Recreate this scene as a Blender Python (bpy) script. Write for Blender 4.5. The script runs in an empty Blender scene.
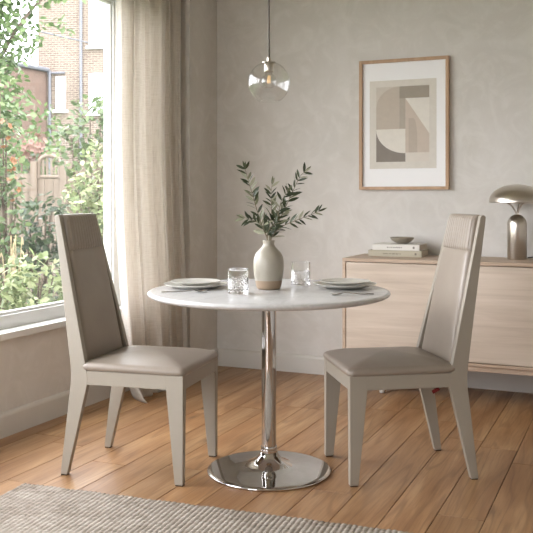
import bpy, bmesh, math, random
import numpy as np
from mathutils import Vector, Matrix

random.seed(7)
scn = bpy.context.scene
COL = scn.collection
PI = math.pi

# ------------------------------------------------------------------ helpers
def link(o):
    COL.objects.link(o)
    return o

def thing(name, label, cat, loc=(0, 0, 0), rz=0.0, group=None):
    o = link(bpy.data.objects.new(name, None))
    o.empty_display_size = 0.1
    o.location = loc
    o.rotation_euler = (0, 0, rz)
    tag(o, label, cat, group)
    return o

def tag(o, label, cat, group=None, kind=None):
    o['label'] = label
    o['category'] = cat
    if group:
        o['group'] = group
    if kind:
        o['kind'] = kind
    return o

def struct(o):
    o['kind'] = 'structure'
    return o

class MB:
    """collects shapes, builds ONE mesh object"""
    def __init__(self):
        self.v = []; self.f = []; self.m = []; self.uv = None
    def add(self, vs, fs, mat=0):
        b = len(self.v)
        self.v.extend([tuple(p) for p in vs])
        self.f.extend([tuple(i + b for i in q) for q in fs])
        self.m.extend([mat] * len(fs))
        return self
    def box(self, c, s, mat=0, rot=None):
        hx, hy, hz = s[0] / 2, s[1] / 2, s[2] / 2
        vs = [Vector((x, y, z)) for x in (-hx, hx) for y in (-hy, hy) for z in (-hz, hz)]
        if rot is not None:
            vs = [rot @ p for p in vs]
        vs = [p + Vector(c) for p in vs]
        return self.add(vs, [(0, 1, 3, 2), (4, 6, 7, 5), (0, 4, 5, 1), (2, 3, 7, 6), (0, 2, 6, 4), (1, 5, 7, 3)], mat)
    def bb(self, x0, x1, y0, y1, z0, z1, mat=0):
        return self.box(((x0 + x1) / 2, (y0 + y1) / 2, (z0 + z1) / 2), (x1 - x0, y1 - y0, z1 - z0), mat)
    def prism(self, pts, a0, a1, axis='y', mat=0):
        """pts 2D polygon extruded along axis from a0 to a1. axis y: pts=(x,z); z: (x,y); x: (y,z)"""
        n = len(pts)
        def P(p, a):
            if axis == 'y': return (p[0], a, p[1])
            if axis == 'z': return (p[0], p[1], a)
            return (a, p[0], p[1])
        vs = [P(p, a0) for p in pts] + [P(p, a1) for p in pts]
        fs = [tuple(range(n))[::-1], tuple(range(n, 2 * n))]
        fs += [(i, (i + 1) % n, n + (i + 1) % n, n + i) for i in range(n)]
        return self.add(vs, fs, mat)
    def frustum(self, p0, s0, p1, s1, mat=0):
        vs = []
        for p, s in ((p0, s0), (p1, s1)):
            for dx, dy in ((-1, -1), (1, -1), (1, 1), (-1, 1)):
                vs.append((p[0] + dx * s[0] / 2, p[1] + dy * s[1] / 2, p[2]))
        return self.add(vs, [(3, 2, 1, 0), (4, 5, 6, 7), (0, 1, 5, 4), (1, 2, 6, 5), (2, 3, 7, 6), (3, 0, 4, 7)], mat)
    def lathe(self, prof, seg=64, c=(0, 0, 0), mat=0, rfun=None):
        vs = []; fs = []; rings = []
        for (r, z) in prof:
            if r < 1e-6:
                rings.append([len(vs)]); vs.append((c[0], c[1], c[2] + z))
            else:
                ring = []
                for k in range(seg):
                    a = 2 * PI * k / seg
                    rr = r + (rfun(k, z) if rfun else 0)
                    ring.append(len(vs)); vs.append((c[0] + rr * math.cos(a), c[1] + rr * math.sin(a), c[2] + z))
                rings.append(ring)
        for A, B in zip(rings[:-1], rings[1:]):
            for k in range(seg):
                k2 = (k + 1) % seg
                if len(A) == 1 and len(B) == 1: continue
                if len(A) == 1: fs.append((A[0], B[k2], B[k]))
                elif len(B) == 1: fs.append((A[k], A[k2], B[0]))
                else: fs.append((A[k], A[k2], B[k2], B[k]))
        return self.add(vs, fs, mat)
    def tube(self, pts, r, seg=10, mat=0, caps=True):
        pts = [Vector(p) for p in pts]
        n = len(pts)
        rad = r if isinstance(r, (list, tuple)) else [r] * n
        vs = []; fs = []
        up = Vector((0, 0, 1))
        prev = None
        for i, p in enumerate(pts):
            t = (pts[min(i + 1, n - 1)] - pts[max(i - 1, 0)]).normalized()
            if prev is None:
                a = t.cross(up)
                if a.length < 1e-3: a = t.cross(Vector((1, 0, 0)))
            else:
                a = prev - t * prev.dot(t)
            a.normalize(); prev = a
            b = t.cross(a)
            for k in range(seg):
                an = 2 * PI * k / seg
                vs.append(p + (a * math.cos(an) + b * math.sin(an)) * rad[i])
        for i in range(n - 1):
            for k in range(seg):
                k2 = (k + 1) % seg
                fs.append((i * seg + k, i * seg + k2, (i + 1) * seg + k2, (i + 1) * seg + k))
        if caps:
            fs.append(tuple(range(seg))[::-1]); fs.append(tuple((n - 1) * seg + k for k in range(seg)))
        return self.add(vs, fs, mat)
    def build(self, name, mats, parent=None, smooth=True, angle=35, bevel=0, bseg=2, loc=None, rz=None):
        me = bpy.data.meshes.new(name)
        me.from_pydata(self.v, [], self.f)
        if not isinstance(mats, (list, tuple)): mats = [mats]
        for m in mats: me.materials.append(m)
        if len(mats) > 1:
            me.polygons.foreach_set('material_index', self.m)
        bm = bmesh.new(); bm.from_mesh(me)
        bmesh.ops.recalc_face_normals(bm, faces=bm.faces)
        bm.to_mesh(me); bm.free()
        if smooth:
            me.shade_smooth()
            me.set_sharp_from_angle(angle=math.radians(angle))
        me.update()
        o = link(bpy.data.objects.new(name, me))
        if parent: o.parent = parent
        if loc is not None: o.location = loc
        if rz is not None: o.rotation_euler = (0, 0, rz)
        if bevel:
            md = o.modifiers.new('bevel', 'BEVEL')
            md.width = bevel; md.segments = bseg; md.limit_method = 'ANGLE'; md.angle_limit = math.radians(30)
            md.harden_normals = True
        return o

def catmull(pts, n=8):
    P = [Vector(p) for p in pts]
    P = [P[0] * 2 - P[1]] + P + [P[-1] * 2 - P[-2]]
    out = []
    for i in range(1, len(P) - 2):
        for k in range(n):
            t = k / n
            a, b, c, d = P[i - 1], P[i], P[i + 1], P[i + 2]
            out.append(0.5 * ((2 * b) + (c - a) * t + (2 * a - 5 * b + 4 * c - d) * t * t + (3 * b - a - 3 * c + d) * t ** 3))
    out.append(P[-2])
    return out

# ------------------------------------------------------------------ materials
def lin(r, g, b):
    def f(c):
        c /= 255.0
        return c / 12.92 if c <= 0.04045 else ((c + 0.055) / 1.055) ** 2.4
    return (f(r), f(g), f(b), 1)

class NT:
    def __init__(self, name):
        self.mat = bpy.data.materials.new(name)
        self.mat.use_nodes = True
        self.t = self.mat.node_tree
        self.b = self.t.nodes['Principled BSDF']
        self.out = self.t.nodes['Material Output']
    def n(self, typ, **kw):
        nd = self.t.nodes.new(typ)
        for k, v in kw.items():
            if k in nd.inputs: nd.inputs[k].default_value = v
            else: setattr(nd, k, v)
        return nd
    def l(self, a, b): self.t.links.new(a, b)
    def coords(self, kind='Object', scale=(1, 1, 1), rot=(0, 0, 0)):
        tc = self.n('ShaderNodeTexCoord')
        mp = self.n('ShaderNodeMapping')
        mp.inputs['Scale'].default_value = scale
        mp.inputs['Rotation'].default_value = rot
        self.l(tc.outputs[kind], mp.inputs['Vector'])
        return mp.outputs['Vector']
    def noise(self, vec, scale, detail=4, rough=0.55, dist=0):
        nd = self.n('ShaderNodeTexNoise')
        nd.inputs['Scale'].default_value = scale; nd.inputs['Detail'].default_value = detail
        nd.inputs['Roughness'].default_value = rough; nd.inputs['Distortion'].default_value = dist
        if vec is not None: self.l(vec, nd.inputs['Vector'])
        return nd.outputs['Fac']
    def ramp(self, fac, stops, interp='LINEAR'):
        nd = self.n('ShaderNodeValToRGB')
        cr = nd.color_ramp; cr.interpolation = interp
        while len(cr.elements) < len(stops): cr.elements.new(0.5)
        for e, (p, c) in zip(cr.elements, stops):
            e.position = p; e.color = c if len(c) == 4 else (*c, 1)
        self.l(fac, nd.inputs['Fac'])
        return nd.outputs['Color']
    def mix(self, fac, a, b, blend='MIX'):
        nd = self.n('ShaderNodeMix'); nd.data_type = 'RGBA'; nd.blend_type = blend
        def put(sock, v):
            if hasattr(v, 'is_linked') or isinstance(v, bpy.types.NodeSocket): self.l(v, sock)
            else: sock.default_value = v
        put(nd.inputs[0], fac); put(nd.inputs[6], a); put(nd.inputs[7], b)
        return nd.outputs[2]
    def bump(self, h, strength=0.2, dist=0.01, prev=None):
        nd = self.n('ShaderNodeBump')
        nd.inputs['Strength'].default_value = strength; nd.inputs['Distance'].default_value = dist
        self.l(h, nd.inputs['Height'])
        if prev is not None: self.l(prev, nd.inputs['Normal'])
        self.l(nd.outputs['Normal'], self.b.inputs['Normal'])
        return nd.outputs['Normal']
    def col(self, c):
        if isinstance(c, bpy.types.NodeSocket): self.l(c, self.b.inputs['Base Color'])
        else: self.b.inputs['Base Color'].default_value = c
    def set(self, rough=0.5, metal=0.0, spec=0.5):
        self.b.inputs['Roughness'].default_value = rough
        self.b.inputs['Metallic'].default_value = metal
        self.b.inputs['Specular IOR Level'].default_value = spec
        return self

def plain(name, c, rough=0.5, metal=0.0, spec=0.5, var=0.04, scale=8, bump=0.0):
    """colour with a gentle procedural variation"""
    t = NT(name); t.set(rough, metal, spec)
    v = t.coords()
    f = t.noise(v, scale, 3)
    lo = tuple(x * (1 - var) for x in c[:3]); hi = tuple(min(1, x * (1 + var)) for x in c[:3])
    t.col(t.ramp(f, [(0.3, lo), (0.7, hi)]))
    if bump: t.bump(t.noise(v, scale * 20, 2), bump, 0.002)
    return t.mat

# plaster wall -------------------------------------------------------------
def plaster():
    t = NT('limewash_plaster'); t.set(0.85, 0, 0.25)
    v = t.coords()
    a = t.noise(v, 1.6, 6, 0.6, 1.2)
    b = t.noise(v, 5.5, 5, 0.62, 2.2)
    base = t.ramp(a, [(0.30, lin(202, 198, 191)), (0.55, lin(209, 205, 199)), (0.75, lin(214, 210, 205))])
    c = t.mix(t.ramp(b, [(0.46, (0, 0, 0)), (0.66, (0.4, 0.4, 0.4))]), base, lin(222, 219, 214))
    t.col(c)
    t.bump(b, 0.07, 0.01)
    return t.mat
M_WALL = plaster()
M_BASEB = plain('baseboard_paint', lin(206, 202, 195), 0.5, var=0.02)
M_CEIL = plain('ceiling_paint', lin(225, 222, 215), 0.9, var=0.01)
M_WHITE = plain('white_window_paint', lin(218, 218, 215), 0.35, var=0.01)

def oak_floor():
    t = NT('oak_floorboards'); t.set(0.36, 0, 0.45)
    uv = t.n('ShaderNodeUVMap'); uv.uv_map = 'plank'
    def mapped(sc):
        m = t.n('ShaderNodeMapping'); m.inputs['Scale'].default_value = sc
        t.l(uv.outputs['UV'], m.inputs['Vector']); return m.outputs['Vector']
    at = t.n('ShaderNodeAttribute'); at.attribute_name = 'tone'
    warp = t.noise(mapped((6.5, 0.55, 1)), 1.0, 2, 0.45, 0.4)
    # cathedral grain: bands of a warped field
    mth = t.n('ShaderNodeMath'); mth.operation = 'MULTIPLY'; mth.inputs[1].default_value = 52
    t.l(warp, mth.inputs[0])
    sn = t.n('ShaderNodeMath'); sn.operation = 'SINE'; t.l(mth.outputs[0], sn.inputs[0])
    fine = t.noise(mapped((110, 5, 1)), 1.0, 4, 0.6, 0.2)
    broad = t.noise(mapped((9, 1.2, 1)), 1.0, 3, 0.5, 0.5)
    base = t.ramp(broad, [(0.3, lin(144, 104, 69)), (0.5, lin(164, 125, 87)), (0.72, lin(184, 147, 107))])
    tone = t.n('ShaderNodeMix'); tone.data_type = 'RGBA'; tone.blend_type = 'MULTIPLY'
    tone.inputs[0].default_value = 1.0
    t.l(base, tone.inputs[6]); t.l(at.outputs['Color'], tone.inputs[7])
    g1 = t.ramp(sn.outputs[0], [(0.0, (0, 0, 0)), (0.72, (0, 0, 0)), (1.0, (0.36, 0.36, 0.36))])
    c = t.mix(g1, tone.outputs[2], lin(104, 68, 40))
    g2 = t.ramp(fine, [(0.45, (0, 0, 0)), (0.75, (0.5, 0.5, 0.5))])
    c = t.mix(g2, c, lin(112, 76, 46))
    vo = t.n('ShaderNodeTexVoronoi'); vo.inputs['Scale'].default_value = 1.0
    vo.inputs['Randomness'].default_value = 1.0
    t.l(mapped((5.2, 2.1, 1)), vo.inputs['Vector'])
    kn = t.ramp(vo.outputs['Distance'], [(0.0, (1, 1, 1)), (0.035, (0.85, 0.85, 0.85)), (0.11, (0.22, 0.22, 0.22)), (0.2, (0, 0, 0))])
    sel = t.n('ShaderNodeSeparateColor'); t.l(vo.outputs['Color'], sel.inputs['Color'])
    s2 = t.ramp(sel.outputs[0], [(0.48, (0, 0, 0)), (0.54, (1, 1, 1))])
    kk = t.mix(1.0, kn, s2, 'MULTIPLY')
    c = t.mix(kk, c, lin(58, 38, 24))
    t.col(c)
    rr = t.ramp(broad, [(0.3, (0.42,) * 3), (0.7, (0.33,) * 3)])
    t.l(rr, t.b.inputs['Roughness'])
    t.bump(fine, 0.10, 0.004)
    return t.mat
M_FLOOR = oak_floor()
M_FLOORGAP = plain('floor_gap', lin(58, 40, 27), 0.9)

def wood(name, c_lo, c_mid, c_hi, axis, rough=0.45, k=1.0, line=None):
    """straight-grained pale wood; axis = grain direction"""
    t = NT(name); t.set(rough, 0, 0.4)
    s = {'x': (1.3, 22, 22), 'y': (22, 1.3, 22), 'z': (22, 22, 1.3)}[axis]
    s = tuple(q * k for q in s)
    v = t.coords('Object', s)
    a = t.noise(v, 1.0, 5, 0.6, 0.8)
    s2 = {'x': (2.5, 160, 160), 'y': (160, 2.5, 160), 'z': (160, 160, 2.5)}[axis]
    b = t.noise(t.coords('Object', s2), 1.0, 3, 0.5, 0.1)
    base = t.ramp(a, [(0.28, c_lo), (0.5, c_mid), (0.72, c_hi)])
    c = t.mix(t.ramp(b, [(0.5, (0, 0, 0)), (0.8, (0.35, 0.35, 0.35))]), base, c_lo)
    t.col(c)
    t.bump(b, 0.06, 0.003)
    return t.mat
M_SIDE = wood('bleached_oak_front', lin(186, 170, 153), lin(202, 187, 170), lin(212, 198, 183), 'x')
M_SIDEB = wood('bleached_oak_carcass', lin(168, 145, 124), lin(186, 164, 143), lin(198, 178, 158), 'x')
M_FRAMEH = wood('picture_oak', lin(160, 128, 99), lin(180, 148, 118), lin(192, 160, 130), 'z', 0.5)

def leather():
    t = NT('taupe_leather'); t.set(0.34, 0, 0.5)
    v = t.coords()
    f = t.noise(v, 6, 4)
    t.col(t.ramp(f, [(0.3, lin(143, 132, 120)), (0.7, lin(153, 142, 130))]))
    vo = t.n('ShaderNodeTexVoronoi'); vo.inputs['Scale'].default_value = 420
    t.l(v, vo.inputs['Vector'])
    t.bump(vo.outputs['Distance'], 0.05, 0.0006)
    return t.mat
M_LEATHER = leather()
M_LACQ = plain('greige_lacquer', lin(157, 149, 136), 0.38, var=0.015, spec=0.5)
M_RED = plain('red_tag', lin(112, 14, 18), 0.6)
M_FOOTPAD = plain('felt_pad', lin(70, 55, 42), 0.9)

M_CHROME = plain('polished_chrome', (0.60, 0.59, 0.58, 1), 0.05, 1.0, var=0.01)
def brushed():
    t = NT('brushed_nickel'); t.set(0.28, 1.0)
    f = t.noise(t.coords('Object', (1, 1, 260)), 1.5, 3)
    t.col(t.ramp(f, [(0.3, lin(192, 184, 173)), (0.7, lin(206, 199, 189))]))
    t.b.inputs['Anisotropic'].default_value = 0.6
    t.bump(f, 0.05, 0.001)
    return t.mat
M_NICKEL = brushed()
M_STEEL = plain('cutlery_steel', (0.45, 0.44, 0.43, 1), 0.22, 1.0, var=0.01)

def marble():
    t = NT('white_stone_top'); t.set(0.22, 0, 0.5)
    v = t.coords('Object', (1, 1, 1))
    a = t.noise(v, 2.2, 7, 0.62, 2.6)
    vein = t.ramp(a, [(0.46, (0, 0, 0)), (0.495, (0.22, 0.22, 0.22)), (0.53, (0, 0, 0))])
    b = t.noise(v, 9, 5, 0.6, 0.8)
    base = t.ramp(b, [(0.35, lin(206, 205, 204)), (0.65, lin(214, 213, 212))])
    t.col(t.mix(vein, base, lin(170, 166, 162)))
    return t.mat
M_STONE = marble()

def stoneware(name, c, speck=True, rough=0.35):
    t = NT(name); t.set(rough, 0, 0.5)
    v = t.coords()
    f = t.noise(v, 14, 4)
    base = t.ramp(f, [(0.3, tuple(x * 0.93 for x in c[:3])), (0.7, c)])
    if speck:
        n = t.noise(v, 260, 2)
        base = t.mix(t.ramp(n, [(0.66, (0, 0, 0)), (0.72, (0.5, 0.5, 0.5))]), base, lin(120, 104, 86))
    t.col(base)
    return t.mat
M_VASE = stoneware('vase_glaze', lin(168, 161, 147), True, 0.28)
M_CLAY = stoneware('bare_clay', lin(156, 136, 114), True, 0.75)
M_PLATE = stoneware('plate_glaze', lin(208, 205, 197), False, 0.28)
M_BOWL = stoneware('bowl_glaze', lin(150, 141, 126), True, 0.4)

def thin_glass(name, tint=(1, 1, 1, 1), base=0.03, edge=0.55, power=0.35):
    """thin clear glass: transparent with facing-dependent mirror"""
    t = NT(name)
    tr = t.n('ShaderNodeBsdfTransparent'); tr.inputs['Color'].default_value = tint
    gl = t.n('ShaderNodeBsdfGlossy'); gl.inputs['Roughness'].default_value = 0.0
    lw = t.n('ShaderNodeLayerWeight'); lw.inputs['Blend'].default_value = power
    f = t.ramp(lw.outputs['Facing'], [(0.0, (base,) * 3), (0.7, (base * 2.2,) * 3), (1.0, (edge,) * 3)])
    mx = t.n('ShaderNodeMixShader')
    t.l(f, mx.inputs[0]); t.l(tr.outputs[0], mx.inputs[1]); t.l(gl.outputs[0], mx.inputs[2])
    t.l(mx.outputs[0], t.out.inputs['Surface'])
    return t.mat
M_PANE = thin_glass('window_glass', (0.98, 0.98, 0.975, 1), 0.02, 0.35)
def hazy(mat, amount):
    """mixes in faint translucent white that imitates glare over the view"""
    nt = mat.node_tree; out = nt.nodes['Material Output']; src = out.inputs['Surface'].links[0].from_socket
    tl = nt.nodes.new('ShaderNodeBsdfTranslucent'); tl.inputs['Color'].default_value = (1, 1, 1, 1)
    mx = nt.nodes.new('ShaderNodeMixShader'); mx.inputs[0].default_value = amount
    nt.links.new(src, mx.inputs[1]); nt.links.new(tl.outputs[0], mx.inputs[2]); nt.links.new(mx.outputs[0], out.inputs['Surface'])
hazy(M_PANE, 0.003)  # faint white haze mixed into the glass, standing in for window glare
M_GLOBE = thin_glass('globe_glass', (0.985, 0.985, 0.983, 1), 0.04, 0.85, 0.5)

M_BULB = thin_glass('bulb_glass', (0.95, 0.95, 0.94, 1), 0.06, 0.9, 0.55)

def real_glass(name, ior=1.45, c=(1, 1, 1, 1)):
    t = NT(name); t.set(0.0)
    t.b.inputs['Transmission Weight'].default_value = 1.0
    t.b.inputs['IOR'].default_value = ior
    t.col(c)
    return t.mat
M_GLASS = real_glass('cut_glass', 1.48)
M_WATER = real_glass('water', 1.33)

def linen():
    t = NT('linen'); 
    uv = t.n('ShaderNodeUVMap'); uv.uv_map = 'cloth'
    def mapped(sc):
        m = t.n('ShaderNodeMapping'); m.inputs['Scale'].default_value = sc
        t.l(uv.outputs['UV'], m.inputs['Vector']); return m.outputs['Vector']
    wx = t.noise(mapped((260, 9, 1)), 1.0, 3, 0.6)
    wy = t.noise(mapped((9, 260, 1)), 1.0, 3, 0.6)
    ad = t.n('ShaderNodeMath'); ad.operation = 'ADD'; t.l(wx, ad.inputs[0]); t.l(wy, ad.inputs[1])
    hv = t.n('ShaderNodeMath'); hv.operation = 'MULTIPLY'; hv.inputs[1].default_value = 0.5; t.l(ad.outputs[0], hv.inputs[0])
    c = t.ramp(hv.outputs[0], [(0.38, lin(216, 209, 200)), (0.5, lin(230, 224, 216)), (0.63, lin(237, 232, 225))])
    df = t.n('ShaderNodeBsdfDiffuse'); tl = t.n('ShaderNodeBsdfTranslucent'); tp = t.n('ShaderNodeBsdfTransparent')
    bp = t.n('ShaderNodeBump'); bp.inputs['Strength'].default_value = 0.25; bp.inputs['Distance'].default_value = 0.002
    t.l(hv.outputs[0], bp.inputs['Height'])
    t.l(bp.outputs['Normal'], df.inputs['Normal'])
    t.l(c, df.inputs['Color']); t.l(c, tl.inputs['Color'])
    m1 = t.n('ShaderNodeMixShader'); m1.inputs[0].default_value = 0.5
    t.l(df.outputs[0], m1.inputs[1]); t.l(tl.outputs[0], m1.inputs[2])
    m2 = t.n('ShaderNodeMixShader'); m2.inputs[0].default_value = 0.08
    t.l(m1.outputs[0], m2.inputs[1]); t.l(tp.outputs[0], m2.inputs[2])
    t.l(m2.outputs[0], t.out.inputs['Surface'])
    return t.mat
M_LINEN = linen()

def leafmat(name, stops, rough=0.45, trans=0.35):
    t = NT(name); t.set(rough, 0, 0.4)
    uv = t.n('ShaderNodeUVMap'); uv.uv_map = 'leaf'
    sp = t.n('ShaderNodeSeparateXYZ'); t.l(uv.outputs['UV'], sp.inputs[0])
    c = t.ramp(sp.outputs[0], stops)
    t.col(c)
    tl = t.n('ShaderNodeBsdfTranslucent'); t.l(c, tl.inputs['Color'])
    mx = t.n('ShaderNodeMixShader'); mx.inputs[0].default_value = trans
    t.l(t.b.outputs[0], mx.inputs[1]); t.l(tl.outputs[0], mx.inputs[2])
    t.l(mx.outputs[0], t.out.inputs['Surface'])
    return t.mat
def stops(*cs):
    n = len(cs)
    return [(i / (n - 1), c) for i, c in enumerate(cs)]
M_OLIVE = leafmat('olive_leaf', stops(lin(46, 54, 36), lin(66, 75, 50), lin(110, 114, 88), lin(176, 176, 154)), 0.42, 0.2)
M_LEAF_TREE = leafmat('tree_leaf', stops(lin(58, 78, 42), lin(78, 98, 58), lin(106, 122, 80)))
M_LEAF_PALE = leafmat('variegated_leaf', stops(lin(62, 78, 46), lin(118, 130, 88), lin(176, 178, 142)))
M_LEAF_DARK = leafmat('dark_leaf', stops(lin(36, 48, 32), lin(54, 70, 46), lin(84, 98, 68)))
M_LEAF_MID = leafmat('mid_leaf', stops(lin(52, 70, 42), lin(78, 96, 60), lin(118, 130, 90)))
M_FLOWER = leafmat('orange_petal', stops(lin(140, 92, 60), lin(150, 108, 76), lin(150, 116, 100)), 0.6, 0.3)
M_PINK = leafmat('pink_petal', stops(lin(112, 84, 74), lin(122, 96, 86), lin(132, 108, 98)), 0.6, 0.3)
M_STRAW = plain('dry_grass_stalk', lin(150, 134, 104), 0.8)
M_TWIG = plain('olive_twig', lin(122, 112, 92), 0.7, var=0.1)
M_BARK = plain('bark', lin(84, 72, 60), 0.9, var=0.2, scale=20)
M_GRASS = plain('lawn', lin(70, 84, 48), 0.9, var=0.25, scale=6)

def brick():
    t = NT('london_stock_brick'); t.set(0.9, 0, 0.2)
    tc = t.n('ShaderNodeTexCoord'); mp = t.n('ShaderNodeMapping')
    mp.inputs['Rotation'].default_value = (math.radians(-90), 0, 0)
    t.l(tc.outputs['Object'], mp.inputs['Vector'])
    b = t.n('ShaderNodeTexBrick')
    b.inputs['Scale'].default_value = 1.0; b.inputs['Brick Width'].default_value = 0.30; b.inputs['Row Height'].default_value = 0.098
    b.inputs['Mortar Size'].default_value = 0.016
    b.inputs['Color1'].default_value = lin(74, 62, 54); b.inputs['Color2'].default_value = lin(97, 86, 77)
    b.inputs['Mortar'].default_value = lin(126, 117, 107)
    t.l(mp.outputs['Vector'], b.inputs['Vector'])
    f = t.noise(t.coords(), 0.7, 4)
    c = t.mix(t.ramp(f, [(0.35, (0, 0, 0)), (0.7, (0.3, 0.3, 0.3))]), b.outputs['Color'], lin(99, 90, 82))
    t.col(c)
    return t.mat
M_BRICK = brick()
M_BRICKRED = plain('red_brick', lin(86, 70, 61), 0.9, var=0.12, scale=3)
M_PIPE = plain('grey_pipe', lin(84, 86, 92), 0.6)
M_FENCE = wood('weathered_fence', lin(92, 80, 70), lin(108, 96, 85), lin(122, 110, 99), 'z', 0.85)
M_DARKPANE = plain('distant_window_pane', lin(196, 204, 208), 0.15)

def rugmat():
    t = NT('wool_rug'); t.set(0.95, 0, 0.1)
    at = t.n('ShaderNodeAttribute'); at.attribute_name = 'yarn'
    v = t.coords()
    n = t.noise(v, 160, 3, 0.7)
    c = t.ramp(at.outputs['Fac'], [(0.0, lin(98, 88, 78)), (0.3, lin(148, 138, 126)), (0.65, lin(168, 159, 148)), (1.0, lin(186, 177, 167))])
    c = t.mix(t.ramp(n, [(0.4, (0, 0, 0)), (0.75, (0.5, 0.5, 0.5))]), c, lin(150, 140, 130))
    t.col(c)
    t.bump(n, 0.35, 0.004)
    return t.mat
M_RUG = rugmat()

M_PAPER = plain('white_mat_board', lin(238, 238, 238), 0.7, var=0.005)
M_ART = {k: plain('print_' + k, c, 0.75, var=0.03, scale=30) for k, c in dict(
    ground=lin(212, 207, 197), inner=lin(200, 192, 180), arch=lin(188, 177, 163), strip=lin(174, 164, 151), band=lin(156, 147, 134),
    dark=lin(134, 126, 117), cream=lin(221, 216, 206), pale=lin(212, 205, 194), tan=lin(197, 184, 170), arch_small=lin(184, 172, 158)).items()}
M_BOOKW = plain('book_white', lin(218, 214, 206), 0.6, var=0.02)
M_BOOKB = plain('book_beige', lin(182, 174, 154), 0.6, var=0.02)
M_BOOKP = plain('page_edges', lin(196, 184, 166), 0.8, var=0.06, scale=60)
M_INK = plain('grey_print', lin(120, 114, 104), 0.7)
M_CORD = plain('grey_cord', lin(96, 88, 80), 0.6)
M_BLACKCORD = plain('black_cord', lin(40, 38, 36), 0.6)
def filament():
    t = NT('warm_filament')
    t.b.inputs['Base Color'].default_value = (1, 0.7, 0.35, 1)
    t.b.inputs['Emission Color'].default_value = (1, 0.62, 0.25, 1)
    t.b.inputs['Emission Strength'].default_value = 0.35
    return t.mat
M_FIL = filament()

# ------------------------------------------------------------------ room shell
XL, XR, YB, YF, ZC = -1.355, 3.35, 1.912, -4.7, 2.62      # left, right, back (far), front (behind the camera), ceiling
WY0, WY1, WZ0, WZ1 = -2.6, 1.30, 0.495, 2.335            # window_1 opening
RX0, RX1, RZ1 = -1.15, 0.25, 2.25                           # window_2 unseen glazed opening behind the camera, put in for fill light
TH = 0.22

def wall_with_holes(name, axis, pos0, pos1, a0, a1, holes):
    """wall slab; a = running coordinate, holes = [(a0,a1,z0,z1)]"""
    m = MB()
    def slab(p, q, z0, z1):
        if q - p < 1e-4 or z1 - z0 < 1e-4: return
        if axis == 'x': m.bb(pos0, pos1, p, q, z0, z1)
        else: m.bb(p, q, pos0, pos1, z0, z1)
    cur = a0
    for (h0, h1, z0, z1) in sorted(holes):
        slab(cur, h0, 0, ZC); slab(h0, h1, 0, z0); slab(h0, h1, z1, ZC); cur = h1
    slab(cur, a1, 0, ZC)
    return struct(m.build(name, M_WALL, smooth=False))
wall_with_holes('wall_left', 'x', XL - TH, XL, YF - TH, YB + TH, [(WY0, WY1, WZ0, WZ1)])
m = MB(); m.bb(-1.207 - 0.148, -1.207, 1.53, YB, 0, ZC)
struct(m.build('wall_pier', M_WALL, smooth=False))
wall_with_holes('wall_back', 'y', YB, YB + TH, XL, XR, [])
wall_with_holes('wall_right', 'x', XR, XR + TH, YF - TH, YB + TH, [])
wall_with_holes('wall_front', 'y', YF - TH, YF, XL, XR, [(RX0, RX1, 0.02, RZ1)])
m = MB(); m.bb(XL - TH, XR + TH, YF - TH, YB + TH, ZC, ZC + 0.25)
struct(m.build('ceiling', M_CEIL, smooth=False))

# floor: one object of separate boards
def make_floor():
    rnd = random.Random(11)
    W = 0.166; g = 0.0007
    V = []; F = []; UV = []; TONE = []; MI = []
    def quad(vs, mat, uvs, tone):
        b = len(V); V.extend(vs); F.append((b, b + 1, b + 2, b + 3)); UV.extend(uvs); TONE.extend([tone] * 4); MI.append(mat)
    x = XL - 0.06
    quad([(XL - 0.01, YF - .01, -0.004), (XR + .01, YF - .01, -0.004), (XR + .01, YB + .01, -0.004), (XL - .01, YB + .01, -0.004)], 1, [(0, 0)] * 4, 1)
    while x < XR:
        y = YF - rnd.uniform(0, 1.4)
        while y < YB:
            L = rnd.choice([0.9, 1.15, 1.4, 1.65, 1.9])
            x0, x1 = max(x, XL - .01) + g, min(x + W, XR + .01) - g; y0, y1 = max(y, YF - .01) + g, min(y + L, YB + .01) - g
            if x1 - x0 > 0.01 and y1 - y0 > 0.01:
                ou, ov = rnd.uniform(0, 50), rnd.uniform(0, 50)
                tv = rnd.uniform(0.86, 1.06); tone = (tv * rnd.uniform(.99, 1.02), tv, tv * rnd.uniform(.95, 1.0), 1)
                uv = [(ou, ov), (ou + x1 - x0, ov), (ou + x1 - x0, ov + y1 - y0), (ou, ov + y1 - y0)]
                c = 0.0011
                i = [(x0 + c, y0 + c, 0), (x1 - c, y0 + c, 0), (x1 - c, y1 - c, 0), (x0 + c, y1 - c, 0)]
                o = [(x0, y0, -0.003), (x1, y0, -0.003), (x1, y1, -0.003), (x0, y1, -0.003)]
                quad(i, 0, uv, tone)
                dk = tuple(q * 0.8 for q in tone[:3]) + (1,)
                for k in range(4):
                    k2 = (k + 1) % 4
                    quad([o[k], o[k2], i[k2], i[k]], 0, [uv[k], uv[k2], uv[k2], uv[k]], dk)
            y += L
        x += W
    me = bpy.data.meshes.new('floor'); me.from_pydata(V, [], F)
    me.materials.append(M_FLOOR); me.materials.append(M_FLOORGAP)
    me.polygons.foreach_set('material_index', MI)
    ul = me.uv_layers.new(name='plank'); ul.data.foreach_set('uv', np.array(UV, dtype=np.float32).ravel())
    ca = me.color_attributes.new('tone', 'FLOAT_COLOR', 'CORNER')
    T = np.array([t if isinstance(t, tuple) else (1, 1, 1, 1) for t in TONE], dtype=np.float32)
    ca.data.foreach_set('color', T.ravel())
    return struct(link(bpy.data.objects.new('floor', me)))
make_floor()

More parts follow.
